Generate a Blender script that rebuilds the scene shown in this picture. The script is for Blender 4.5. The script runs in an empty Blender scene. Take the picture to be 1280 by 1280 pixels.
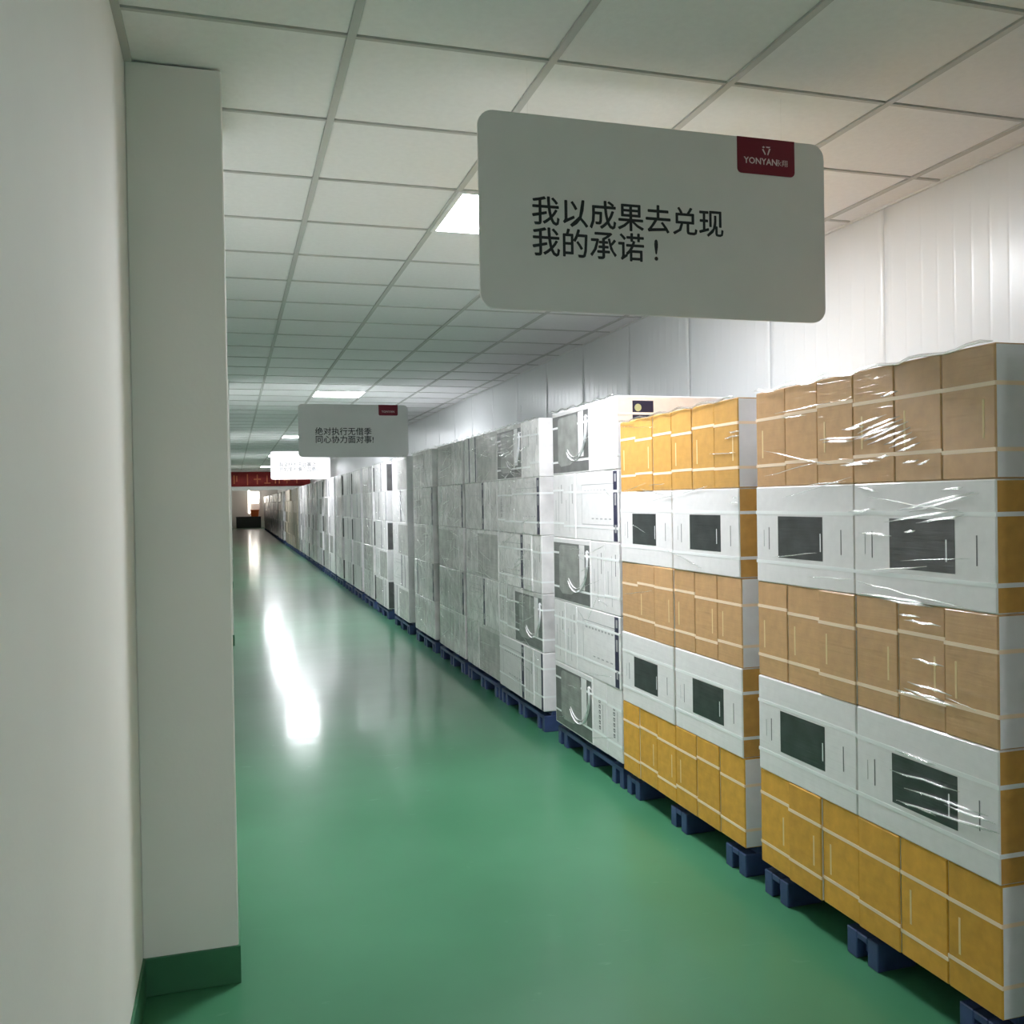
import bpy, bmesh, math, random
from mathutils import Matrix, Vector
random.seed(7)
scene = bpy.context.scene
COL = scene.collection

# ------------------------------------------------------------------ camera
CAM_H = 1.46
FPX, YAW, PITCH, ROLL = 1170.0, .2906, -.0114, -.0167
fw = Vector((math.sin(YAW)*math.cos(PITCH), math.cos(YAW)*math.cos(PITCH), math.sin(PITCH)))
rt0 = Vector((math.cos(YAW), -math.sin(YAW), 0)); up0 = rt0.cross(fw)
rt = rt0*math.cos(ROLL) + up0*math.sin(ROLL)
up = -rt0*math.sin(ROLL) + up0*math.cos(ROLL)
cam_data = bpy.data.cameras.new('camera')
cam_data.sensor_fit = 'HORIZONTAL'; cam_data.sensor_width = 36.0
cam_data.lens = 36.0*FPX/1280.0
cam_data.clip_start = .02; cam_data.clip_end = 300
cam = bpy.data.objects.new('camera', cam_data); COL.objects.link(cam)
R3 = Matrix((rt, up, -fw)).transposed()
cam.matrix_world = Matrix.Translation((0, 0, CAM_H)) @ R3.to_4x4()
scene.camera = cam

# ------------------------------------------------------------------ world, exposure
w = bpy.data.worlds.new('world'); scene.world = w; w.use_nodes = True
w.node_tree.nodes['Background'].inputs[0].default_value = (0, 0, 0, 1)
w.node_tree.nodes['Background'].inputs[1].default_value = 0.0      # closed corridor: no sky reaches it
vs = scene.view_settings
vs.view_transform = 'Standard'; vs.look = 'None'; vs.gamma = 1; vs.use_curve_mapping = False
vs.exposure = 0.5
LAMP = 56.0                       # radiance of the ceiling panels
scene.cycles.use_denoising = True
scene.cycles.max_bounces = 7
scene.cycles.diffuse_bounces = 5
scene.cycles.transparent_max_bounces = 24

# ------------------------------------------------------------------ geometry constants (metres)
TILE = .60
CEIL = CAM_H + 1.32
GX0, GY0 = .35, 2.68              # ceiling grid lines
XL, XR = -.28, 2.90               # left and right wall planes
XF = 1.85                         # aisle face of the stacks
Y_BACK, Y_END, Y_FAR = -8.0, 36.0, 64.0
LIGHT_Y = [3.88 + 7.2*k for k in range(-1, 5)]     # every twelfth tile; the first is behind the camera

def px_ray(u, v):
    return rt*((u-640)/FPX) - up*((v-640)/FPX) + fw
def at_x(u, v, x):                # photo pixel -> point on the stack face plane
    d = px_ray(u, v); t = x/d.x
    return Vector((x, d.y*t, CAM_H + d.z*t))

# ------------------------------------------------------------------ materials
def s2l(c):
    return tuple(((x/255/12.92) if x/255 <= .04045 else ((x/255+.055)/1.055)**2.4) for x in c)
MATS = {}
def mat(name, rgb, rough=.6, spec=.5, noise=None, bump=None, film=0., emit=None, metallic=0., wrinkle=((3.5, 3.5, 55), .55), vary=0.):
    """noise=(scale, amount) mottles the colour; bump=(scale xyz, strength); film adds a wrinkled clear coat."""
    m = bpy.data.materials.new(name); m.use_nodes = True; MATS[name] = m
    nt = m.node_tree; N = nt.nodes; L = nt.links
    p = N['Principled BSDF']
    p.inputs['Base Color'].default_value = (*rgb, 1)
    p.inputs['Roughness'].default_value = rough
    p.inputs['Specular IOR Level'].default_value = spec
    p.inputs['Metallic'].default_value = metallic
    tc = N.new('ShaderNodeTexCoord')
    if noise:
        n = N.new('ShaderNodeTexNoise'); n.inputs['Scale'].default_value = noise[0]; n.inputs['Detail'].default_value = 4
        L.new(tc.outputs['Object'], n.inputs['Vector'])
        r = N.new('ShaderNodeMapRange'); r.inputs['To Min'].default_value = 1-noise[1]; r.inputs['To Max'].default_value = 1+noise[1]
        r.inputs['From Min'].default_value = .3; r.inputs['From Max'].default_value = .7
        L.new(n.outputs['Fac'], r.inputs['Value'])
        mx = N.new('ShaderNodeVectorMath'); mx.operation = 'SCALE'
        mx.inputs[0].default_value = rgb
        L.new(r.outputs['Result'], mx.inputs['Scale']); L.new(mx.outputs['Vector'], p.inputs['Base Color'])
        if vary:                             # cartons differ a little from one another
            ov = N.new('ShaderNodeObjectInfo'); rv = N.new('ShaderNodeMapRange')
            rv.inputs['To Min'].default_value = 1-vary; rv.inputs['To Max'].default_value = 1+vary*.6
            L.new(ov.outputs['Random'], rv.inputs['Value'])
            mv = N.new('ShaderNodeMath'); mv.operation = 'MULTIPLY'
            L.new(r.outputs['Result'], mv.inputs[0]); L.new(rv.outputs['Result'], mv.inputs[1]); L.new(mv.outputs[0], mx.inputs['Scale'])
    if bump:
        mp = N.new('ShaderNodeMapping'); mp.inputs['Scale'].default_value = bump[0]
        L.new(tc.outputs['Object'], mp.inputs['Vector'])
        n2 = N.new('ShaderNodeTexNoise'); n2.inputs['Scale'].default_value = 1; n2.inputs['Detail'].default_value = 3
        L.new(mp.outputs['Vector'], n2.inputs['Vector'])
        b = N.new('ShaderNodeBump'); b.inputs['Strength'].default_value = bump[1]; b.inputs['Distance'].default_value = .01
        L.new(n2.outputs['Fac'], b.inputs['Height']); L.new(b.outputs['Normal'], p.inputs['Normal'])
    if film:
        p.inputs['Coat Weight'].default_value = film
        p.inputs['Coat Roughness'].default_value = .16
        oi = N.new('ShaderNodeObjectInfo')
        ad = N.new('ShaderNodeVectorMath'); ad.operation = 'ADD'
        L.new(tc.outputs['Object'], ad.inputs[0]); L.new(oi.outputs['Location'], ad.inputs[1])
        mp = N.new('ShaderNodeMapping'); mp.inputs['Scale'].default_value = wrinkle[0]
        mp.inputs['Rotation'].default_value = (.05, .04, 0)
        L.new(ad.outputs['Vector'], mp.inputs['Vector'])
        n2 = N.new('ShaderNodeTexNoise'); n2.inputs['Scale'].default_value = 1; n2.inputs['Detail'].default_value = 3
        n2.inputs['Distortion'].default_value = .6
        L.new(mp.outputs['Vector'], n2.inputs['Vector'])
        b = N.new('ShaderNodeBump'); b.inputs['Strength'].default_value = wrinkle[1]; b.inputs['Distance'].default_value = .012
        L.new(n2.outputs['Fac'], b.inputs['Height']); L.new(b.outputs['Normal'], p.inputs['Coat Normal'])
    if emit:
        p.inputs['Emission Color'].default_value = (*emit[0], 1); p.inputs['Emission Strength'].default_value = emit[1]
    return m

mat('paint_left', (.85, .835, .80), .75, .3, (3, .015), ((60, 60, 60), .05))
mat('panel_steel', (.80, .82, .83), .28, .5)
mat('ceiling_tile', (.88, .88, .88), .9, .2, (40, .02), ((90, 90, 90), .12))
mat('grid_bar', (.56, .56, .54), .5, .4)
mat('skirting_green', (.040, .16, .08), .45, .5, (6, .15))
mat('trim_white', (.80, .80, .78), .5, .4)
mat('lamp_frame', (.85, .85, .85), .5, .4)
mat('lamp_diffuser', (.9, .9, .9), .6, .2, emit=((.96, .98, 1.03), LAMP))
mat('orange_hazy', (.60, .345, .155), .5, .35, (25, .08), film=.9, vary=.06)
mat('orange_card', (.70, .36, .05), .6, .35, (25, .10), film=.25, vary=.08)
mat('orange_film', (.60, .32, .075), .55, .35, (25, .08), film=.8)
mat('orange_side', (.60, .32, .075), .6, .35, (25, .10), film=.3)
mat('white_card', (.80, .78, .79), .55, .4, (30, .03), film=.6)
mat('white_side', (.80, .78, .79), .6, .3, (12, .06), film=.4)
mat('carton_white', (.80, .78, .79), .5, .4, (25, .04), film=.5)
mat('carton_grey', (.78, .76, .76), .42, .4, (8, .17), film=1., wrinkle=((9, 9, 16), 1.0), vary=.2)
mat('carton_brown', (.40, .35, .27), .5, .4, (9, .18), film=.8)
mat('carton_dim', (.78, .76, .76), .5, .4, (9, .15), film=.7)
mat('strap_white', (.86, .87, .88), .35, .5)
mat('strap_cream', (.92, .72, .53), .35, .5)
mat('ink_dark', (.028, .032, .034), .35, .5, (14, .5), film=.6)
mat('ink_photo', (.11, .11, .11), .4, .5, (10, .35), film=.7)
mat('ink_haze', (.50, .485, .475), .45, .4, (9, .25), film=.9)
mat('ink_pad', (.27, .275, .26), .4, .5, (12, .25), film=.7)
mat('ink_navy', (.022, .022, .06), .4, .5)
mat('ink_text', (.16, .16, .17), .6, .3)
mat('ink_grey', (.40, .40, .41), .6, .3)
mat('ink_cream', (.80, .62, .33), .6, .3)
mat('ink_lime', (.45, .50, .30), .6, .3)
mat('pallet_blue', (.040, .065, .17), .45, .5, (12, .2))
mat('sign_white', (.74, .73, .72), .55, .3, (8, .015))
mat('sign_ink', (.03, .03, .035), .6, .3)
mat('sign_red', (.17, .006, .022), .5, .4)
mat('sign_logo', (.75, .62, .63), .6, .3)
mat('nylon', (.7, .7, .7), .3, .5)
mat('banner_red', (.30, .035, .035), .7, .3, (4, .2))
mat('banner_ink', (.62, .18, .09), .7, .3)
mat('dim_wall', (.85, .835, .80), .75, .3)
mat('dark_block', (.07, .07, .075), .5, .4)
mat('orange_tub', (.85, .19, .05), .5, .4)
mat('window_glow', (.9, .85, .8), .5, .3, emit=((1, .93, .82), 4.0))
mat('bulb_glow', (.9, .9, .9), .5, .3, emit=((1, .96, .9), 16.0))
mat('window_frame', (.25, .17, .10), .6, .3)

def floor_material():
    m = bpy.data.materials.new('floor_epoxy'); m.use_nodes = True; MATS['floor_epoxy'] = m
    nt = m.node_tree; N = nt.nodes; L = nt.links; p = N['Principled BSDF']
    tc = N.new('ShaderNodeTexCoord')
    n = N.new('ShaderNodeTexNoise'); n.inputs['Scale'].default_value = .9; n.inputs['Detail'].default_value = 5
    L.new(tc.outputs['Object'], n.inputs['Vector'])
    cr = N.new('ShaderNodeValToRGB')
    cr.color_ramp.elements[0].position = .35; cr.color_ramp.elements[0].color = (.040, .175, .085, 1)
    cr.color_ramp.elements[1].position = .68; cr.color_ramp.elements[1].color = (.062, .225, .118, 1)
    L.new(n.outputs['Fac'], cr.inputs['Fac'])
    # scuffs: thin pale scratches
    mp = N.new('ShaderNodeMapping'); mp.inputs['Scale'].default_value = (2.2, 5, 1); mp.inputs['Rotation'].default_value = (0, 0, .5)
    L.new(tc.outputs['Object'], mp.inputs['Vector'])
    v = N.new('ShaderNodeTexNoise'); v.inputs['Scale'].default_value = 2.2; v.inputs['Detail'].default_value = 6; v.inputs['Distortion'].default_value = 1.6
    L.new(mp.outputs['Vector'], v.inputs['Vector'])
    sr = N.new('ShaderNodeMapRange'); sr.inputs['From Min'].default_value = .68; sr.inputs['From Max'].default_value = .80
    L.new(v.outputs['Fac'], sr.inputs['Value'])
    mx = N.new('ShaderNodeMix'); mx.data_type = 'RGBA'
    sc = N.new('ShaderNodeMath'); sc.operation = 'MULTIPLY'; sc.inputs[1].default_value = .35
    L.new(sr.outputs['Result'], sc.inputs[0]); L.new(sc.outputs[0], mx.inputs['Factor'])
    L.new(cr.outputs['Color'], mx.inputs['A']); mx.inputs['B'].default_value = (.22, .40, .28, 1)
    L.new(mx.outputs['Result'], p.inputs['Base Color'])
    # the coat is newer and glossier farther down the aisle than on the trodden part
    sx = N.new('ShaderNodeSeparateXYZ'); L.new(tc.outputs['Object'], sx.inputs[0])
    mr = N.new('ShaderNodeMapRange'); mr.interpolation_type = 'SMOOTHSTEP'
    mr.inputs['From Min'].default_value = 3.5; mr.inputs['From Max'].default_value = 7.0
    mr.inputs['To Min'].default_value = .36; mr.inputs['To Max'].default_value = .278
    L.new(sx.outputs['Y'], mr.inputs['Value'])
    n3 = N.new('ShaderNodeTexNoise'); n3.inputs['Scale'].default_value = 1.3; n3.inputs['Detail'].default_value = 3
    L.new(tc.outputs['Object'], n3.inputs['Vector'])
    m2 = N.new('ShaderNodeMath'); m2.operation = 'MULTIPLY_ADD'; m2.inputs[1].default_value = .03
    L.new(n3.outputs['Fac'], m2.inputs[0]); L.new(mr.outputs['Result'], m2.inputs[2])
    L.new(m2.outputs[0], p.inputs['Roughness'])
    p.inputs['Specular IOR Level'].default_value = .35
    mc = N.new('ShaderNodeMapRange'); mc.interpolation_type = 'SMOOTHSTEP'
    mc.inputs['From Min'].default_value = 4.6; mc.inputs['From Max'].default_value = 6.4
    mc.inputs['To Min'].default_value = .22; mc.inputs['To Max'].default_value = .66
    L.new(sx.outputs['Y'], mc.inputs['Value']); L.new(mc.outputs['Result'], p.inputs['Coat Weight'])
    p.inputs['Coat Roughness'].default_value = .13
    n4 = N.new('ShaderNodeTexNoise'); n4.inputs['Scale'].default_value = 1.0; n4.inputs['Detail'].default_value = 2
    mw = N.new('ShaderNodeMapping'); mw.inputs['Scale'].default_value = (1.4, 2.6, 1); L.new(tc.outputs['Object'], mw.inputs['Vector'])
    L.new(mw.outputs['Vector'], n4.inputs['Vector'])
    b = N.new('ShaderNodeBump'); b.inputs['Strength'].default_value = .16; b.inputs['Distance'].default_value = .02
    L.new(n4.outputs['Fac'], b.inputs['Height']); L.new(b.outputs['Normal'], p.inputs['Coat Normal'])
floor_material()

def film_material():
    m = bpy.data.materials.new('stretch_film'); m.use_nodes = True; MATS['stretch_film'] = m
    nt = m.node_tree; N = nt.nodes; L = nt.links
    N.remove(N['Principled BSDF'])
    out = N['Material Output']
    t = N.new('ShaderNodeBsdfTransparent'); g = N.new('ShaderNodeBsdfGlossy')
    g.inputs['Roughness'].default_value = .25; g.inputs['Color'].default_value = (1, 1, 1, 1)
    mx = N.new('ShaderNodeMixShader'); mx.inputs[0].default_value = .45
    L.new(t.outputs[0], mx.inputs[1]); L.new(g.outputs[0], mx.inputs[2]); L.new(mx.outputs[0], out.inputs['Surface'])
film_material()

# ------------------------------------------------------------------ mesh helpers
class MB:
    """collects boxes / quads / tubes into one mesh with material slots"""
    def __init__(self): self.v = []; self.f = []; self.m = []; self.slots = []
    def slot(self, name):
        if name not in self.slots: self.slots.append(name)
        return self.slots.index(name)
    def box(self, a, b, mt, mats6=None):
        i = len(self.v)
        (x0, y0, z0), (x1, y1, z1) = a, b
        self.v += [(x0,y0,z0),(x1,y0,z0),(x1,y1,z0),(x0,y1,z0),(x0,y0,z1),(x1,y0,z1),(x1,y1,z1),(x0,y1,z1)]
        fs = [(0,3,2,1),(4,5,6,7),(0,1,5,4),(1,2,6,5),(2,3,7,6),(3,0,4,7)]   # -z +z -y +x +y -x
        for k, q in enumerate(fs):
            self.f.append(tuple(i+j for j in q)); self.m.append(self.slot(mats6[k] if mats6 else mt))
        return self
    def quad(self, pts, mt):
        i = len(self.v); self.v += [tuple(p) for p in pts]; self.f.append(tuple(range(i, i+len(pts)))); self.m.append(self.slot(mt))
        return self
    def tube(self, pts, r, mt, sides=5, flat=1.0):
        pts = [Vector(p) for p in pts]; i0 = len(self.v); n = len(pts); s = self.slot(mt)
        for k, p in enumerate(pts):
            d = (pts[min(k+1, n-1)] - pts[max(k-1, 0)]).normalized()
            ref = Vector((1, 0, 0)) if abs(d.x) < .9 else Vector((0, 0, 1))
            u = (ref - d*ref.dot(d)).normalized(); q = d.cross(u)
            rr = r if 0 < k < n-1 else r*.3
            for j in range(sides):
                a = 2*math.pi*j/sides
                self.v.append(tuple(p + u*(math.cos(a)*rr*flat) + q*(math.sin(a)*rr)))
        for k in range(n-1):
            for j in range(sides):
                a = i0+k*sides+j; b = i0+k*sides+(j+1) % sides
                self.f.append((a, b, b+sides, a+sides)); self.m.append(s)
        for base in (i0, i0+(n-1)*sides):
            self.f.append(tuple(range(base, base+sides))); self.m.append(s)
        return self
    def mesh(self, name, bevel=0, smooth=False):
        me = bpy.data.meshes.new(name); me.from_pydata(self.v, [], self.f)
        for s in self.slots: me.materials.append(MATS[s])
        me.polygons.foreach_set('material_index', self.m)
        if bevel or smooth or True:
            bm = bmesh.new(); bm.from_mesh(me)
            bmesh.ops.recalc_face_normals(bm, faces=bm.faces)
            if bevel:
                bmesh.ops.bevel(bm, geom=list(bm.edges), offset=bevel, segments=1, affect='EDGES', clamp_overlap=True)
            for f_ in bm.faces: f_.smooth = smooth
            bm.to_mesh(me); bm.free()
        me.update()
        return me

def link(name, data, parent=None, loc=None, rz=0.0):
    o = bpy.data.objects.new(name, data); COL.objects.link(o)
    if parent: o.parent = parent
    if loc is not None: o.location = loc
    if rz: o.rotation_euler.z = rz
    return o
def tag(o, label, cat, group=None):
    o['label'] = label; o['category'] = cat
    if group: o['group'] = group
    return o
def struct(name, me, parent=None, label=None):
    o = link(name, me, parent); o['kind'] = 'structure'
    if label: o['label'] = label
    return o
def boxmesh(name, a, b, mt, bevel=0): return MB().box(a, b, mt).mesh(name, bevel)

# ------------------------------------------------------------------ the room
struct('floor', boxmesh('floor', (XL-.2, Y_BACK-.2, -.1), (XR+.2, Y_FAR+.2, 0), 'floor_epoxy'),
       label='glossy green epoxy floor of the storage corridor')
struct('wall_left', boxmesh('wall_left', (XL-.2, Y_BACK-.2, 0), (XL, Y_FAR+.2, CEIL+.1), 'paint_left'),
       label='off-white painted wall on the aisle side')
struct('wall_back', boxmesh('wall_back', (XL, Y_BACK-.2, 0), (XR+.2, Y_BACK, CEIL+.1), 'paint_left'))
# the ribbed wall beside and behind the camera (out of frame)
EY0, EY1 = -1.35, .45
struct('wall_side', boxmesh('wall_side', (XR, EY0-.001, 0), (XR+.2, EY1, CEIL+.1), 'panel_steel'))
struct('wall_corner', boxmesh('wall_corner', (XR, Y_BACK, 0), (XR+.2, EY0-.001, CEIL+.1), 'panel_steel'))
struct('baseboard_left', boxmesh('baseboard_left', (XL, Y_BACK, 0), (XL+.008, Y_END, .115), 'skirting_green'),
       label='dark green painted skirting along the off-white wall')

# pillars standing out of the left wall
PY0, PD = 2.98, .50
pil_me = boxmesh('pillar', (XL, 0, 0), (-.006, PD, CEIL), 'paint_left', .004)
skb = MB().box((XL, -.006, 0), (0, PD+.006, .115), 'skirting_green').mesh('pillar_skirting', .002)
for k in range(5):
    o = struct('wall_pillar', pil_me, label='square off-white pillar projecting from the painted wall')
    o.location.y = PY0 + 7.2*k
    s = struct('baseboard_pillar', skb, label='dark green skirting band round the foot of the pillar')
    s.location.y = PY0 + 7.2*k

# right wall of ribbed white steel sandwich panels
PW = .965
wr = struct('wall_right', boxmesh('wall_right', (XR+.012, EY1, 0), (XR+.2, Y_FAR+.2, CEIL+.1), 'panel_steel'),
            label='white ribbed steel panel wall behind the stacks')
def panel_mesh():
    mb = MB(); s = mb.slot('panel_steel'); prof = [(0.0, .006), (.001, .003)]
    nrib = 10; pitch = PW/nrib
    for k in range(nrib):
        c = (k+.5)*pitch
        prof += [(c-.012, .003), (c-.006, .0028), (c-.002, .0022), (c+.002, .0022), (c+.006, .0028), (c+.012, .003)]
    prof += [(PW-.001, .003), (PW, .006)]
    for y, d in prof:
        mb.v += [(d, y, 0), (d, y, CEIL)]
    for k in range(len(prof)-1):
        mb.f.append((2*k, 2*k+1, 2*k+3, 2*k+2)); mb.m.append(s)
    me = mb.mesh('panel', smooth=True)
    bm = bmesh.new(); bm.from_mesh(me)
    for f_ in bm.faces:
        if f_.normal.x > 0: f_.normal_flip()
    bm.to_mesh(me); bm.free()
    return me
pm = panel_mesh()
y = 3.65 - 3*PW
while y < Y_END + 2:
    link('panel', pm, wr, (XR, y, 0)); y += PW

# suspended ceiling: backing, tiles, bars
ce = struct('ceiling', boxmesh('ceiling', (XL, Y_BACK, CEIL+.022), (XR, Y_FAR, CEIL+.12), 'ceiling_tile'),
            label='suspended ceiling of square white tiles in a grey grid')
xe = [XL, .35, .95, 1.55, 2.15, 2.75, XR]
rows = [GY0 + TILE*k for k in range(-17, 56)]
BW = .012
stuff = MB(); tcache = {}
def is_lamp(i, yy):
    return i == 2 and any(abs(yy-l) < .05 for l in LIGHT_Y)
for yy in rows:
    for i in range(6):
        if is_lamp(i, yy): continue
        x0, x1 = xe[i]+BW, xe[i+1]-BW
        if i == 0: x0 = XL
        if i == 5: x1 = XR
        if 1.4 < yy < 17.2:
            if i not in tcache:
                tcache[i] = MB().box((0, 0, 0), (x1-x0, TILE-2*BW, .014), 'ceiling_tile').mesh('tile', .0025)
            link('tile', tcache[i], ce, (x0, yy+BW, CEIL+.006))
        else:
            stuff.box((x0, yy+BW, CEIL+.006), (x1, yy+TILE-BW, CEIL+.020), 'ceiling_tile')
so = link('far_tiles', stuff.mesh('far_tiles'), ce); so['kind'] = 'stuff'
main_bar = boxmesh('main_bar', (-BW, Y_BACK, CEIL), (BW, Y_END, CEIL+.022), 'grid_bar')
for xx in xe[1:6]: link('main_bar', main_bar, ce, (xx, 0, 0))
cross = boxmesh('cross_bar', (XL, -BW*.6, CEIL+.002), (XR, BW*.6, CEIL+.021), 'grid_bar')
for yy in rows: link('cross_bar', cross, ce, (0, yy, 0))
struct('trim_1', boxmesh('trim_1', (XL, Y_BACK, CEIL-.004), (XL+.022, Y_END, CEIL+.018), 'grid_bar'), label='grey wall angle where ceiling meets painted wall')
struct('trim_2', boxmesh('trim_2', (XR-.012, Y_BACK, CEIL-.004), (XR, Y_END, CEIL+.018), 'trim_white'), label='white wall angle where ceiling meets ribbed wall')

# ceiling lamps
fr = MB()
fr.box((0, 0, 0), (TILE, .022, .02), 'lamp_frame').box((0, TILE-.022, 0), (TILE, TILE, .02), 'lamp_frame')
fr.box((0, .022, 0), (.022, TILE-.022, .02), 'lamp_frame').box((TILE-.022, .022, 0), (TILE, TILE-.022, .02), 'lamp_frame')
fr = fr.mesh('frame'); df = boxmesh('diffuser', (.022, .022, .004), (TILE-.022, TILE-.022, .012), 'lamp_diffuser')
lamp_lab = ['square light panel set in the ceiling near the end wall away from the banner',
            'square lit panel in the ceiling just behind the large promise sign',
            'square lit panel in the ceiling just above the grey middle sign',
            'square lit panel in the ceiling in front of the bright white far sign',
            'lit ceiling panel between the far white sign and the red banner',
            'lit ceiling panel closest to the red banner']
for yy, lab in zip(LIGHT_Y, lamp_lab):
    e = tag(link('ceiling_light' if yy > 0 else 'ceiling_light_offscreen', None, None, (.95, yy, CEIL-.004)), lab, 'ceiling light', 'square ceiling light panels')
    link('frame', fr, e); link('diffuser', df, e)

# ------------------------------------------------------------------ cartons
OW, OT, OH = .565, .188, .345       # orange / white cartons: width, thickness, height
WW, WT, WH = .605, .190, .370       # white cartons

def strap_mesh(w_, t_, mt, hh=.011, pr=.0008):
    mb = MB(); a, b = w_/2, t_/2
    mb.box((-a-pr, -b-pr, 0), (a+pr, -b, hh), mt).box((-a-pr, b, 0), (a+pr, b+pr, hh), mt)
    mb.box((-a-pr, -b, 0), (-a, b, hh), mt).box((a, -b, 0), (a+pr, b, hh), mt)
    return mb.mesh('strap')
def rect_y(mb, x0, x1, z0, z1, yy, mt, th=.0006):      # thin print sheet on a -y or +y face
    s = -1 if yy < 0 else 1
    mb.box((x0, min(yy, yy+s*th), z0), (x1, max(yy, yy+s*th), z1), mt); return mb
def rect_x(mb, y0, y1, z0, z1, xx, mt, th=.0006):
    s = -1 if xx < 0 else 1
    mb.box((min(xx, xx+s*th), y0, z0), (max(xx, xx+s*th), y1, z1), mt); return mb

# --- orange cartons: white large faces, orange ends
def obody(front, end, back='white_side', tb=None):
    return MB().box((-OW/2, -OT/2, 0), (OW/2, OT/2, OH), front, [tb or end, tb or end, front, end, back, end]).mesh('carton_body', .004)
ob = {'lo': obody('white_card', 'orange_card'), 'hi': obody('white_card', 'orange_film'), 'haze': obody('white_card', 'orange_hazy'),
      'front': obody('white_card', 'orange_side', 'white_card', 'white_card'), 'front_pale': obody('white_card', 'white_side', 'white_card', 'white_card')}
os_c, os_w = strap_mesh(OW, OT, 'strap_cream'), strap_mesh(OW, OT, 'strap_white', .012)
pic = rect_y(MB(), -.120, .140, .094, .240, -OT/2, 'ink_dark').mesh('printed_picture')
pic_m = rect_y(MB(), -.140, .120, .094, .240, -OT/2, 'ink_dark').mesh('printed_picture')
ln = MB()
for xx in (-.20, .215): rect_y(ln, xx, xx+.004, .12, .20, -OT/2, 'ink_text')
rect_y(ln, -.232, -.230, .13, .19, -OT/2, 'ink_grey')
ln = ln.mesh('printed_lettering')
wl = rect_y(MB(), .106, .111, .125, .185, -OT/2-.0006, 'strap_white').mesh('picture_caption')
spl = {}
for nm, yy in (('a', -.055), ('b', .05)):
    m_ = MB()
    rect_x(m_, yy, yy+.007, .105, .205, OW/2, 'ink_cream')
    spl[nm] = m_.mesh('printed_line')

ORD = ['first', 'second', 'third', 'fourth', 'fifth', 'sixth', 'seventh', 'eighth', 'ninth', 'tenth',
       'eleventh', 'twelfth', 'thirteenth', 'fourteenth', 'fifteenth', 'sixteenth', 'seventeenth', 'eighteenth', 'nineteenth', 'twentieth']
TIER = ['bottom tier', 'second tier', 'third tier', 'fourth tier', 'top tier']
def jit(a): return random.uniform(-a, a)

def orange_carton(x, y, z, rz, look, label, group, line=None, mirror=False, front=False):
    e = tag(link('orange_carton' if not front else 'white_fronted_carton', None, None, (x, y, z), rz), label, 'carton', group)
    link('body', ob[look], e)
    for zz in ((.070, .247) if front else (.072, .243)):
        link('strap', os_w if front else os_c, e, (0, 0, zz + jit(.003 if front else .010)))
    if front:
        p_ = link('printed_picture', pic_m if mirror else pic, e); link('picture_caption', wl, p_)
        link('printed_lettering', ln, e)['kind'] = 'stuff'
    elif line: link('printed_line', spl[line], e)
    return e

OWHERE = {'p': 'first orange stack from white stacks', 'q': 'second orange stack from white stacks', 'r': 'unseen orange stack added for shade'}
def orange_stack(y0, y1, pz, which):
    pitch = (y1-y0)/6; half = (y1-y0)/2; where = OWHERE[which]
    for t in range(5):
        z = pz + t*(OH+.0005)
        if t % 2 == 0:
            for k in range(6):
                yy = y1 - pitch*(k+.5)
                orange_carton(XF + OW/2 + abs(jit(.008)), yy, z, math.pi, 'lo' if t == 0 else ('hi' if which == 'p' and t == 4 else 'haze'),
                    'narrow orange carton, %s from the white stacks, %s, %s' % (ORD[k], TIER[t], where),
                    'orange cartons with their ends to the aisle', line=random.choice(['a', 'b', None, 'a']))
        else:
            for k in range(2):
                yy = y1 - half*(k+.5)
                orange_carton(XF + OT/2 + abs(jit(.004)), yy, z, -math.pi/2, ['front_pale', 'front'][k],
                    'white-fronted carton with dark picture, %s, %s of %s' % (['white-stack side', 'opposite side'][k], TIER[t], where),
                    'white-fronted cartons in the orange stacks', mirror=(k == 0), front=True)

# --- pallets
def pallet_meshes(wy, pz):
    deck = MB()
    deck.box((.05, .0, pz-.028), (1.0, wy, pz), 'pallet_blue')
    foot = MB()
    for y0, y1 in ((0, .05), (.10, .15)):
        foot.box((0, y0, 0), (.14, y1, pz-.028), 'pallet_blue')
    foot.box((.03, .05, .02), (.11, .10, pz-.028), 'pallet_blue')
    foot.box((.0, .05, pz-.05), (.14, .10, pz-.028), 'pallet_blue')
    return deck.mesh('deck', .003), foot.mesh('foot', .003)
pcache = {}
def rail_mesh(wy, pz):
    mb = MB(); n = int((wy-.3)/.045)
    mb.box((0, 0, pz-.05), (.012, wy, pz-.028), 'pallet_blue')
    return mb.mesh('edge_rail')
def pallet(y0, wy, pz, label, ribs=False):
    key = (round(wy, 3), pz)
    if key not in pcache: pcache[key] = (*pallet_meshes(wy, pz), rail_mesh(wy, pz))
    dk, ft, rl = pcache[key]
    e = tag(link('pallet', None, None, (XF+.012, y0, 0)), label, 'pallet', 'blue plastic pallets under the stacks')
    link('deck', dk, e)
    for ix, fx in enumerate((0, .43, .86)):
        for fy in (0, wy/2-.075, wy-.15):
            link('foot', ft, e, (fx, fy, 0))
    if ribs: link('edge_rail', rl, e, (.0, 0, 0))
    return e

ORANGE = [(.590, 1.735, 'r'), (1.915, 3.052, 'q'), (3.166, 4.312, 'p')]  # r is an unseen stack, added to shade the end of the next one
OPZ = .115
for a, b, w_ in ORANGE:
    pallet(a+.01, b-a-.02, OPZ, 'blue plastic pallet under the ' + OWHERE[w_].replace('the ', '', 1))
    orange_stack(a, b, OPZ, w_)

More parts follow.
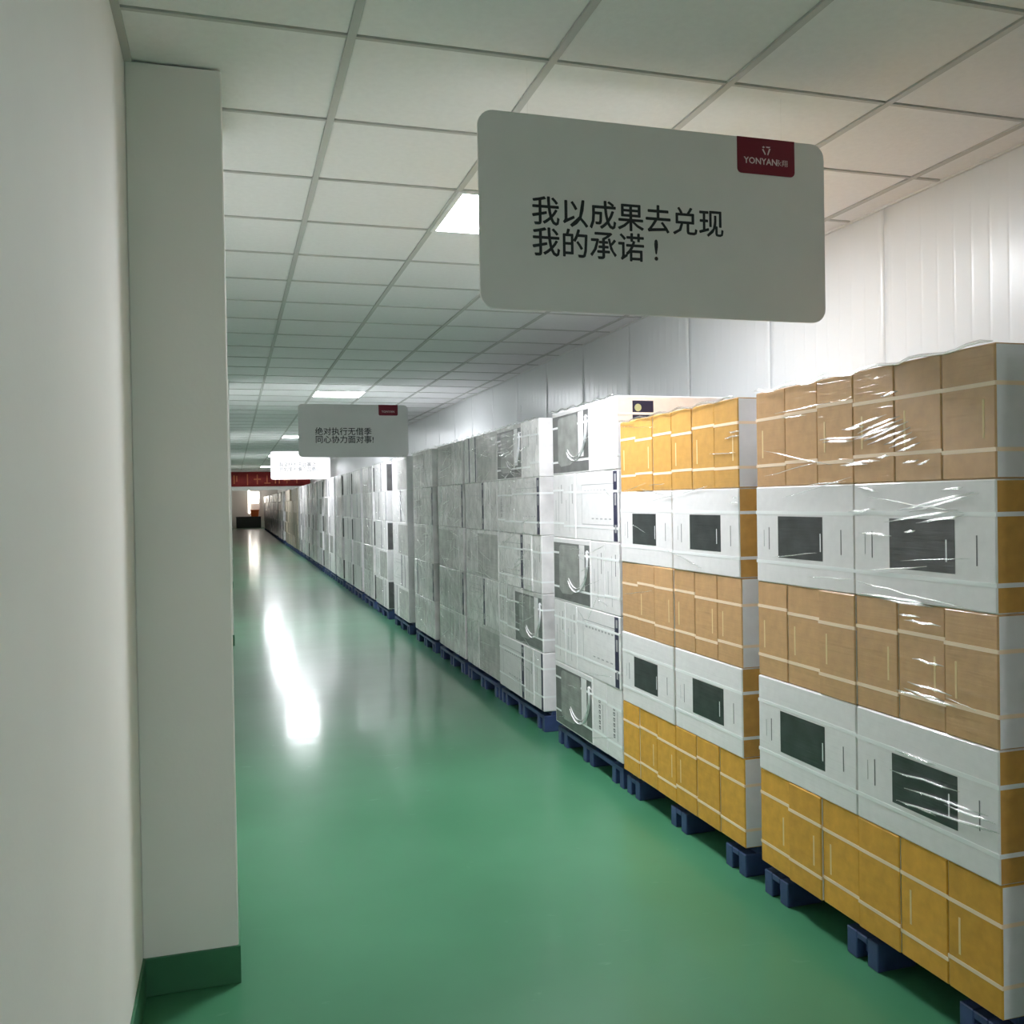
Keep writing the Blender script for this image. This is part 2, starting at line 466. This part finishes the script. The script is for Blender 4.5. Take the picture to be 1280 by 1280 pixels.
# --- white cartons
def wbody(mt): return MB().box((-WW/2, -WT/2, 0), (WW/2, WT/2, WH), mt).mesh('carton_body', .005)
wb = {m_: wbody(m_) for m_ in ('carton_white', 'carton_grey')}
ws = strap_mesh(WW, WT, 'strap_white', .012)
def pict_a(mt='ink_photo'):
    mb = MB(); y_ = -WT/2
    rect_y(mb, -WW/2+.012, WW/2-.012, .010, WH-.028, y_, mt)
    return mb.mesh('printed_picture')
def poly_y(mb, pts, y_, mt, th=.0008):
    n = len(pts)
    i = len(mb.v); s = mb.slot(mt)
    mb.v += [(x, y_, z) for x, z in pts] + [(x, y_-th, z) for x, z in pts]
    mb.f.append(tuple(range(i+n, i+2*n))); mb.m.append(s)
    for k in range(n):
        mb.f.append((i+k, i+(k+1) % n, i+n+(k+1) % n, i+n+k)); mb.m.append(s)
def pad_mesh():
    mb = MB(); y_ = -WT/2-.0006
    pts = [(-.20, .07)] + [(-.20+.035*(1-math.cos(a)), .30+.03*math.sin(a)) for a in [i*math.pi/8 for i in range(1, 5)]] + [(.10, .33), (.125, .31), (.125, .09), (.0, .05), (-.15, .045)]
    poly_y(mb, pts, y_, 'ink_pad')
    rect_y(mb, .135, .215, .09, WH-.03, y_, 'carton_white', .0008)
    return mb.mesh('picture_pad')
def cable_mesh():
    mb = MB(); y_ = -WT/2-.0018
    for off in (0, .022):
        pts = []
        for i in range(11):
            a = -math.pi*.75 + i*math.pi*.08*1.05
            pts.append((.08+(.21-off)*math.cos(a)*.9, y_, .26+(.19-off)*math.sin(a)))
        pts.append((.285-off, y_, .30))
        mb.tube(pts, .0065 if off == 0 else .004, 'strap_white', 4, .2)
    return mb.mesh('picture_cable')
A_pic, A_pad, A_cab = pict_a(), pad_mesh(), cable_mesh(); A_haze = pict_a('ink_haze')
def letters_b():
    mb = MB(); yy = WT/2
    rect_y(mb, -.24, .20, .30, .304, yy, 'ink_grey'); rect_y(mb, -.24, .20, .085, .089, yy, 'ink_grey')
    rect_y(mb, .205, .208, .085, .304, yy, 'ink_grey')
    for i in range(9): rect_y(mb, -.22+.045*i, -.195+.045*i, .262, .272, yy, 'ink_grey')
    for i in range(5): rect_y(mb, -.21+.06*i, -.18+.06*i, .115, .122, yy, 'ink_grey')
    return mb.mesh('printed_lettering')
def band_b():
    mb = MB(); rect_y(mb, -WW/2+.012, -WW/2+.062, .006, WH-.006, WT/2, 'ink_navy')
    for z0, z1 in ((.31, .35), (.19, .25), (.05, .09)): rect_y(mb, -WW/2+.025, -WW/2+.045, z0, z1, WT/2+.0006, 'ink_grey', .0006)
    return mb.mesh('printed_band')
B_let, B_band = letters_b(), band_b()
def spine_print(kind):
    mb = MB()
    for sx in (-1, 1):
        xx = sx*WW/2
        if kind == 'text':
            for i in range(6):
                z0 = .11+.028*i; rect_x(mb, -.012, .010, z0, z0+.019, xx, 'ink_text')
                rect_x(mb, -.004, .004, z0+.005, z0+.012, xx+sx*.0006, 'carton_white', .0005)
            rect_x(mb, .040, .046, .10, .25, xx, 'ink_grey')
        elif kind == 'line':
            rect_x(mb, .05, .056, .20, .31, xx, 'ink_text'); rect_x(mb, -.05, -.045, .10, .22, xx, 'ink_grey')
            rect_x(mb, .0, .004, .04, .30, xx, 'ink_grey')
        else:
            rect_x(mb, .055, .088, .006, WH-.006, xx, 'ink_navy'); rect_x(mb, -.03, -.025, .08, .28, xx, 'ink_grey')
    return mb.mesh('printed_lettering')
SP = {k: spine_print(k) for k in ('text', 'line', 'navy')}
navy_sq = MB()
rect_y(navy_sq, .10, .215, .235, .345, WT/2, 'ink_navy')
sqn = len(navy_sq.v)
poly = [(.185+.019*math.cos(a*math.pi/8), .31+.019*math.sin(a*math.pi/8)) for a in range(16)]
i0 = len(navy_sq.v); navy_sq.v += [(x, WT/2+.0009, z) for x, z in poly]; navy_sq.f.append(tuple(range(i0, i0+16))); navy_sq.m.append(navy_sq.slot('ink_lime'))
navy_sq = navy_sq.mesh('printed_label')

def white_carton(x, y, z, rz, face, mt, label, group, detail=2, spine='line', straps=True, haze=False):
    e = tag(link('white_carton', None, None, (x, y, z), rz), label, 'carton', group)
    link('body', wb[mt], e)
    if detail and straps:
        for zz in (.075, .265): link('strap', ws, e, (0, 0, zz + jit(.012)))
    if detail:
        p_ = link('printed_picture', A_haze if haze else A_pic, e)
        if detail > 1 and face == 'A' and not haze:
            link('picture_pad', A_pad, p_)['kind'] = 'stuff'; link('picture_cable', A_cab, p_)['kind'] = 'stuff'
        if face == 'B':
            link('printed_band', B_band, e)['kind'] = 'stuff'
            if detail > 1: link('printed_lettering', B_let, e)['kind'] = 'stuff'
        if face == 'S': link('printed_lettering', SP[spine], e)['kind'] = 'stuff'
    return e

WPZ = .130
WHITE = [4.340, 5.580, 6.600, 7.680, 8.880, 10.260, 11.700, 12.950, 14.180]
while WHITE[-1] < 26.6: WHITE.append(WHITE[-1] + 1.32 + jit(.10))
WY = WW + 2*WT + .006
for n, y0 in enumerate(WHITE):
    nth = '%s white stack past the orange' % ORD[n]
    tone = 'carton_white' if n in (0, 5, 6, 8, 9, 11, 13) else 'carton_grey'
    det = 2 if n < 6 else 1
    pallet(y0+.005, WY-.01, WPZ, 'blue plastic pallet under the %s' % nth, True)
    xo = abs(jit(.012)) if n else 0
    for t in range(5):
        z = WPZ + t*(WH+.0005)
        aisle_first = (t % 2 == 0)          # large face at the far side, two ends at the near side
        if n % 3 == 2: aisle_first = not aisle_first
        face = 'A' if t % 2 == 0 else 'B'
        if n == 1: face = 'A' if t in (1, 4) else 'B'
        if n >= 6: face = random.choice('ABBB')
        if aisle_first: ys_big, ys_end = y0 + 2*WT + .004 + WW/2, [y0 + WT/2, y0 + WT*1.5 + .002]
        else: ys_big, ys_end = y0 + WW/2, [y0 + WW + .003 + WT/2, y0 + WW + .005 + WT*1.5]
        m_ = tone
        if n == 1 and t in (0,): m_ = 'carton_white'
        white_carton(XF + WT/2 + xo + abs(jit(.006)), ys_big, z, (-1 if face == 'A' else 1)*math.pi/2, face, m_,
            'white carton, broad %s face out, %s, %s' % ('pictured' if face == 'A' else 'printed', TIER[t], nth),
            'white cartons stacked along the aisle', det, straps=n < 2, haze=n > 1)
        for k, ye in enumerate(ys_end):
            dark_end = n >= 5 and t % 2 == 0
            c = white_carton(XF + WW/2 + xo + abs(jit(.006)), ye, z, (0 if dark_end else math.pi), 'S', m_,
                'white carton, narrow end out, %s, %s, %s' % (['orange side', 'banner side'][k], TIER[t], nth),
                'white cartons stacked along the aisle', det, random.choice(['text', 'line', 'line', 'navy']) if n else ('text' if t == 0 else 'line'), straps=n < 2)
            if n == 0 and t == 4 and k == 0: link('printed_label', navy_sq, c)

# --- brown wrapped stacks and dim stacks beyond the opening: one carton per tier shows
def far_stack(y0, mt, lab, t_n=5, hh=.37, cw=1.02):
    me = fcache.setdefault(mt, MB().box((0, 0, 0), (.9, cw, hh), mt).mesh('carton_body', .012))
    for t in range(t_n):
        o = link('wrapped_carton', me, None, (XF + .01 + jit(.02), y0, .12 + t*(hh+.0005)), jit(.006))
        tag(o, '%s, %s' % (lab, TIER[t]), 'carton', 'wrapped cartons at the far end')
    pallet(y0+.01, cw-.02, .12, 'blue pallet under the ' + lab.split(' in ', 1)[1])
fcache = {}
yy = WHITE[-1] + 1.25; n = 0
while yy < Y_END - 1.2:
    far_stack(yy, 'carton_brown', 'brown wrapped carton in the %s brown stack before the red banner' % ORD[n]); yy += 1.16; n += 1
yy = Y_END + .5; n = 0
while yy < 58:
    far_stack(yy, 'carton_dim', 'dim wrapped carton in the %s stack beyond the red banner' % ORD[n]); yy += 1.5; n += 1

# --- stretch film creases
def crease(mb, p0, p1, r):
    d = p1-p0; n_ = 4
    pts = []
    for i in range(n_+1):
        q = p0 + d*(i/n_); q = q + Vector((0, 0, jit(.0025) if 0 < i < n_ else 0)); pts.append(q)
    mb.tube(pts, r, 'stretch_film', 5, .45)
def film(name_lab, y0, y1, z0, z1, n_, px=(), rim=True, slope=.12, out=.0045, rad=(.0012, .0026), vert=0):
    mb = MB(); xf = XF - out
    for (u0, v0, u1, v1) in px:
        crease(mb, at_x(u0, v0, xf), at_x(u1, v1, xf), .0036)
    for i in range(n_):
        ln_ = random.uniform(.10, .42); yc = random.uniform(y0, y1-ln_); zc = random.uniform(z0+.05, z1-.05)
        sl = random.gauss(0, slope)
        crease(mb, Vector((xf, yc, zc)), Vector((xf, yc+ln_, min(max(zc+sl*ln_, z0+.02), z1-.02))), random.uniform(*rad))
    for i in range(vert):                     # upright folds where the film bridges carton edges
        yc = random.uniform(y0, y1); zc = random.uniform(z0, z1-.5); hh = random.uniform(.25, .7)
        mb.tube([(xf, yc+jit(.006), zc+hh*q/4) for q in range(5)], random.uniform(.002, .005), 'stretch_film', 5, .5)
    if rim:
        pts = []; k = 26
        for i in range(k+1): pts.append((xf-.001, y0 + (y1-y0)*i/k, z1 + .003 + .006*math.sin(i*1.3) + jit(.003)))
        mb.tube(pts, .005, 'stretch_film', 5, .6)
    o = link('stretch_wrap', None, None, (XF, y0, z0))
    c = link('crease_lines', mb.mesh('crease_lines', smooth=True), o, (-XF, -y0, -z0)); c['kind'] = 'stuff'
    tag(o, name_lab, 'plastic wrap', 'clear stretch film round the stacks')
P1PX = [(1058,536,1108,518),(1072,542,1125,520),(1074,546,1128,524),(1080,551,1135,527),(1066,550,1120,531),(1084,556,1138,534),
        (1105,556,1140,540),(1112,560,1146,546),(1120,565,1150,553),(1024,550,1075,545),(1028,553,1066,551),(1052,537,1080,533),
        (1101,496,1122,489),(1058,579,1100,576),(1050,582,1085,580),(1128,579,1148,575),(1146,581,1162,574),(1095,572,1112,570),
        (1120,638,1218,615),(1136,640,1224,616),(1105,653,1198,637),(1146,654,1206,643),(1073,666,1114,670),(1176,613,1204,609),
        (1072,609,1098,614),(1060,640,1094,637),(1130,665,1144,663),(1070,741,1170,757),(1100,748,1166,759),
        (1122,768,1150,772),(1130,775,1176,783),(1140,823,1180,833),(1134,852,1190,870),(1130,860,1182,878),(1150,870,1196,884),(1120,862,1150,872),
        (1118,938,1158,952),(1124,940,1170,956),(1112,962,1200,990),(1130,985,1235,1020),(1120,1000,1240,1040),(1140,1006,1250,1042),(1122,1000,1170,1020),(1180,1005,1245,1030)]
P2PX = [(906,548,924,544),(911,540,924,539),(915,621,922,622),(912,628,922,629)]
film('clear plastic stretch film creased over the second orange stack from the white stacks', 1.915, 3.05, .80, OPZ+5*OH, 14, P1PX)
film('clear plastic stretch film creased over the first orange stack from the white stacks', 3.17, 4.31, .80, OPZ+5*OH, 10, P2PX)
for n, y0 in enumerate(WHITE[:8]):
    film('clear plastic stretch film creased over the %s white stack past the orange' % ORD[n], y0+.01, y0+WY-.01, WPZ, WPZ+5*WH, 16 if n == 0 else 60, slope=.25, out=.011, rad=(.0016, .0036) if n else (.0012, .0026), vert=10 if n else 0)

# ------------------------------------------------------------------ hanging signs
deps = None
def text_mesh(body, size, mt, bold=0., name='lettering'):
    c = bpy.data.curves.new(name, 'FONT'); c.body = body; c.size = size; c.resolution_u = 2
    o = bpy.data.objects.new(name, c); COL.objects.link(o)
    bpy.context.view_layer.update()
    me = bpy.data.meshes.new_from_object(o.evaluated_get(bpy.context.evaluated_depsgraph_get()))
    bpy.data.objects.remove(o); bpy.data.curves.remove(c)
    me.transform(Matrix.Rotation(math.pi/2, 4, 'X'))
    me.materials.clear(); me.materials.append(MATS[mt])
    for p_ in me.polygons: p_.material_index = 0
    me.name = name
    if bold:
        bm = bmesh.new(); bm.from_mesh(me)
        for q, (dx, dz) in enumerate(((bold, 0), (-bold, 0), (0, bold), (0, -bold))):
            m2 = me.copy(); m2.transform(Matrix.Translation((dx, -.00015*(q+1), dz))); bm.from_mesh(m2); bpy.data.meshes.remove(m2)
        bm.to_mesh(me); bm.free()
    return me
def rounded(x0, x1, z0, z1, r, corners=(1, 1, 1, 1), seg=6):
    pts = []
    for (cx, cz, a0, on) in ((x1-r, z0+r, -90, corners[0]), (x1-r, z1-r, 0, corners[1]), (x0+r, z1-r, 90, corners[2]), (x0+r, z0+r, 180, corners[3])):
        if on:
            for i in range(seg+1):
                a = math.radians(a0+90*i/seg); pts.append((cx+r*math.cos(a), cz+r*math.sin(a)))
        else:
            a = math.radians(a0+45); pts.append((cx+r*math.copysign(1, math.cos(a)), cz+r*math.copysign(1, math.sin(a))))
    return pts
def slab(name, pts, y0, y1, mt):
    mb = MB(); n_ = len(pts); s = mb.slot(mt)
    mb.v = [(x, y0, z) for x, z in pts] + [(x, y1, z) for x, z in pts]
    mb.f = [tuple(range(n_)), tuple(range(2*n_-1, n_-1, -1))] + [(i, i+n_, (i+1) % n_+n_, (i+1) % n_) for i in range(n_)]
    mb.m = [s]*len(mb.f)
    return mb.mesh(name)
SW, SH = 1.205, .598
def sign(x0, y0, z0, h, lines, size, label, red=True, bold=.0012, lx=.164, lz=(.271, .176), face='sign_white'):
    e = tag(link('hanging_sign', None, None, (x0, y0, z0)), label, 'sign', 'white slogan boards hung from the ceiling')
    link('board', slab('board', rounded(0, SW, 0, h, .048), 0, .010, face), e)
    for body, zz in zip(lines, lz):
        link('lettering', text_mesh(body, size, 'sign_ink', bold), e, (lx, -.0006, zz))['kind'] = 'stuff'
    if red:
        t = link('red_tag', slab('red_tag', rounded(.876, 1.091, h-.118, h+.0005, .016, (1, 0, 0, 1)), -.0016, .0, 'sign_red'), e)
        if red == 2:
            link('brand_lettering', text_mesh('YONYAN', .0295, 'sign_logo', .0006, 'brand_lettering'), t, (.900, -.0022, h-.085))
            link('brand_lettering', text_mesh('永翔', .0235, 'sign_logo', .0, 'brand_lettering'), t, (1.018, -.0022, h-.084))
            lg = MB(); yq = -.0020
            def bar(pts): poly_y(lg, pts, yq, 'sign_logo', .0006)
            c, zc = .984, h-.040
            bar([(c-.016, zc+.012), (c-.010, zc+.016), (c-.005, zc+.012), (c-.010, zc+.009)])
            bar([(c-.016, zc+.005), (c-.011, zc+.006), (c-.002, zc-.010), (c-.005, zc-.013)])
            bar([(c-.001, zc+.015), (c+.015, zc+.015), (c+.012, zc+.011), (c+.001, zc+.011)])
            bar([(c+.010, zc+.008), (c+.016, zc+.009), (c+.007, zc-.013), (c+.003, zc-.012)])
            link('brand_emblem', lg.mesh('brand_emblem'), t)
        else:
            link('brand_lettering', text_mesh('YONYAN', .034, 'sign_logo', 0, 'brand_lettering'), t, (.910, -.0022, h-.086))
    wire = MB().tube([(0, .005, h-.004), (0, .005, CEIL+.004-z0)], .0009, 'nylon', 5).mesh('hanging_line')
    for xx in (.16, SW-.16): link('hanging_line', wire, e, (xx, 0, 0))
    return e
sign(.729, 2.73, 2.044, SH, ['我以成果去兑现', '我的承诺 !'], .0945,
     'large grey-white slogan board with red brand tag, hung before the orange stacks', 2)
sign(.705, 10.40, 1.977, .580, ['绝对执行无借季', '同心协力面对事!'], .0885,
     'grey slogan board with red tag hung over the aisle, half covering a brighter board', 1, .0008, .178, (.250, .162))
sign(.770, 19.70, 1.985, .580, ['我坚持的于此赢之', '员如里的事产品质。'], .0935,
     'bright white slogan board hung between the grey board and the red banner', 0, .0006, .165, (.272, .173))

# ------------------------------------------------------------------ far end: header, banner, dim room
struct('wall_end', boxmesh('wall_end', (XL, Y_END, 2.16), (XR, Y_END+.15, CEIL+.02), 'paint_left'))
struct('trim_3', boxmesh('trim_3', (XL, Y_END-.04, 2.03), (XR, Y_END+.17, 2.16), 'trim_white'), label='white lintel over the opening under the red banner')
bn = tag(link('banner', None, None, (XL+.10, Y_END-.06, 2.17)), 'long red cloth banner with faded lettering over the far opening', 'banner')
mb = MB(); s = mb.slot('banner_red'); nb = 40; L_ = XR-XL-.16
for i in range(nb+1):
    x = L_*i/nb; d = .008*math.sin(i*.9)
    mb.v += [(x, d, 0), (x, d, .54), (x, d+.006, 0), (x, d+.006, .54)]
for i in range(nb):
    a = 4*i; b = a+4
    mb.f += [(a, b, b+1, a+1), (a+2, a+3, b+3, b+2), (a, a+2, b+2, b), (a+1, b+1, b+3, a+3)]; mb.m += [s]*4
link('cloth', mb.mesh('cloth', smooth=True), bn)
for i, st in enumerate([[(.0,.1,.05,.42),(.1,.18,.14,.40)], [(.12,.05,.16,.46)], [(.0,.24,.26,.29),(.11,.08,.15,.44)], [(.02,.10,.24,.14),(.10,.12,.14,.4)], [(.0,.3,.24,.34),(.04,.1,.08,.3),(.18,.1,.22,.3)], [(.1,.1,.14,.42),(.0,.2,.24,.24)], [(.0,.36,.24,.4),(.1,.1,.14,.36)]]):
    m_ = MB()
    for x0, z0, x1, z1 in st: m_.box((x0, -.013, z0), (x1, -.009, z1), 'banner_ink')
    link('faded_character', m_.mesh('faded_character'), bn, (.25+.36*i, 0, 0))
struct('wall_far', boxmesh('wall_far', (XL, Y_FAR, 0), (XR, Y_FAR+.2, CEIL+.02), 'dim_wall'))
wn = struct('window_1', MB().box((1.02, Y_FAR-.06, .95), (1.14, Y_FAR-.01, 2.62), 'trim_white').box((1.14, Y_FAR-.05, 2.35), (1.72, Y_FAR-.01, 2.42), 'trim_white').box((1.72, Y_FAR-.06, .95), (1.80, Y_FAR-.01, 2.62), 'trim_white').mesh('window_1'),
            label='small lit window in the wall of the dim far room')
link('window_pane', boxmesh('window_pane', (1.02, Y_FAR-.075, .95), (1.15, Y_FAR-.062, 2.62), 'window_glow'), wn)
link('window_pane', boxmesh('window_pane', (1.15, Y_FAR-.045, 1.62), (1.70, Y_FAR-.02, 1.72), 'window_glow'), wn)
lp = tag(link('wall_lamp', None, None, (1.30, Y_FAR-.20, 2.06)), 'bright white lamp beside the lit window in the dim far room', 'lamp')
link('bulb', MB().tube([(-.12, 0, .02), (.1, 0, .02), (.22, 0, .03), (.34, 0, .03)], .10, 'bulb_glow', 8).mesh('bulb', smooth=True), lp)
link('bracket', boxmesh('bracket', (-.16, .02, -.06), (-.10, .18, .10), 'window_frame'), lp)
cb = tag(link('block', None, None, (.25, Y_FAR-.9, 0)), 'low black cabinet added below the lit window in the far room', 'block')  # invented body filling the dark area below the window
link('body', boxmesh('body', (0, 0, .02), (1.55, .6, .72), 'dark_block', .01), cb)
link('top', boxmesh('top', (-.02, -.02, .72), (1.57, .62, .75), 'dark_block', .005), cb)
tb = tag(link('storage_tub', None, None, (1.42, Y_FAR-.6, .75)), 'orange tub on the black cabinet in the dim far room', 'tub')
q = MB(); q.v = [(-.22,-.16,0),(.22,-.16,0),(.22,.16,0),(-.22,.16,0),(-.27,-.2,.42),(.27,-.2,.42),(.27,.2,.42),(-.27,.2,.42)]
q.f = [(0,3,2,1),(4,5,6,7),(0,1,5,4),(1,2,6,5),(2,3,7,6),(3,0,4,7)]; q.m = [q.slot('orange_tub')]*6
link('shell', q.mesh('shell', .01), tb)
link('rim', MB().box((-.29,-.22,.40),(.29,.22,.44),'orange_tub').mesh('rim', .008), tb)
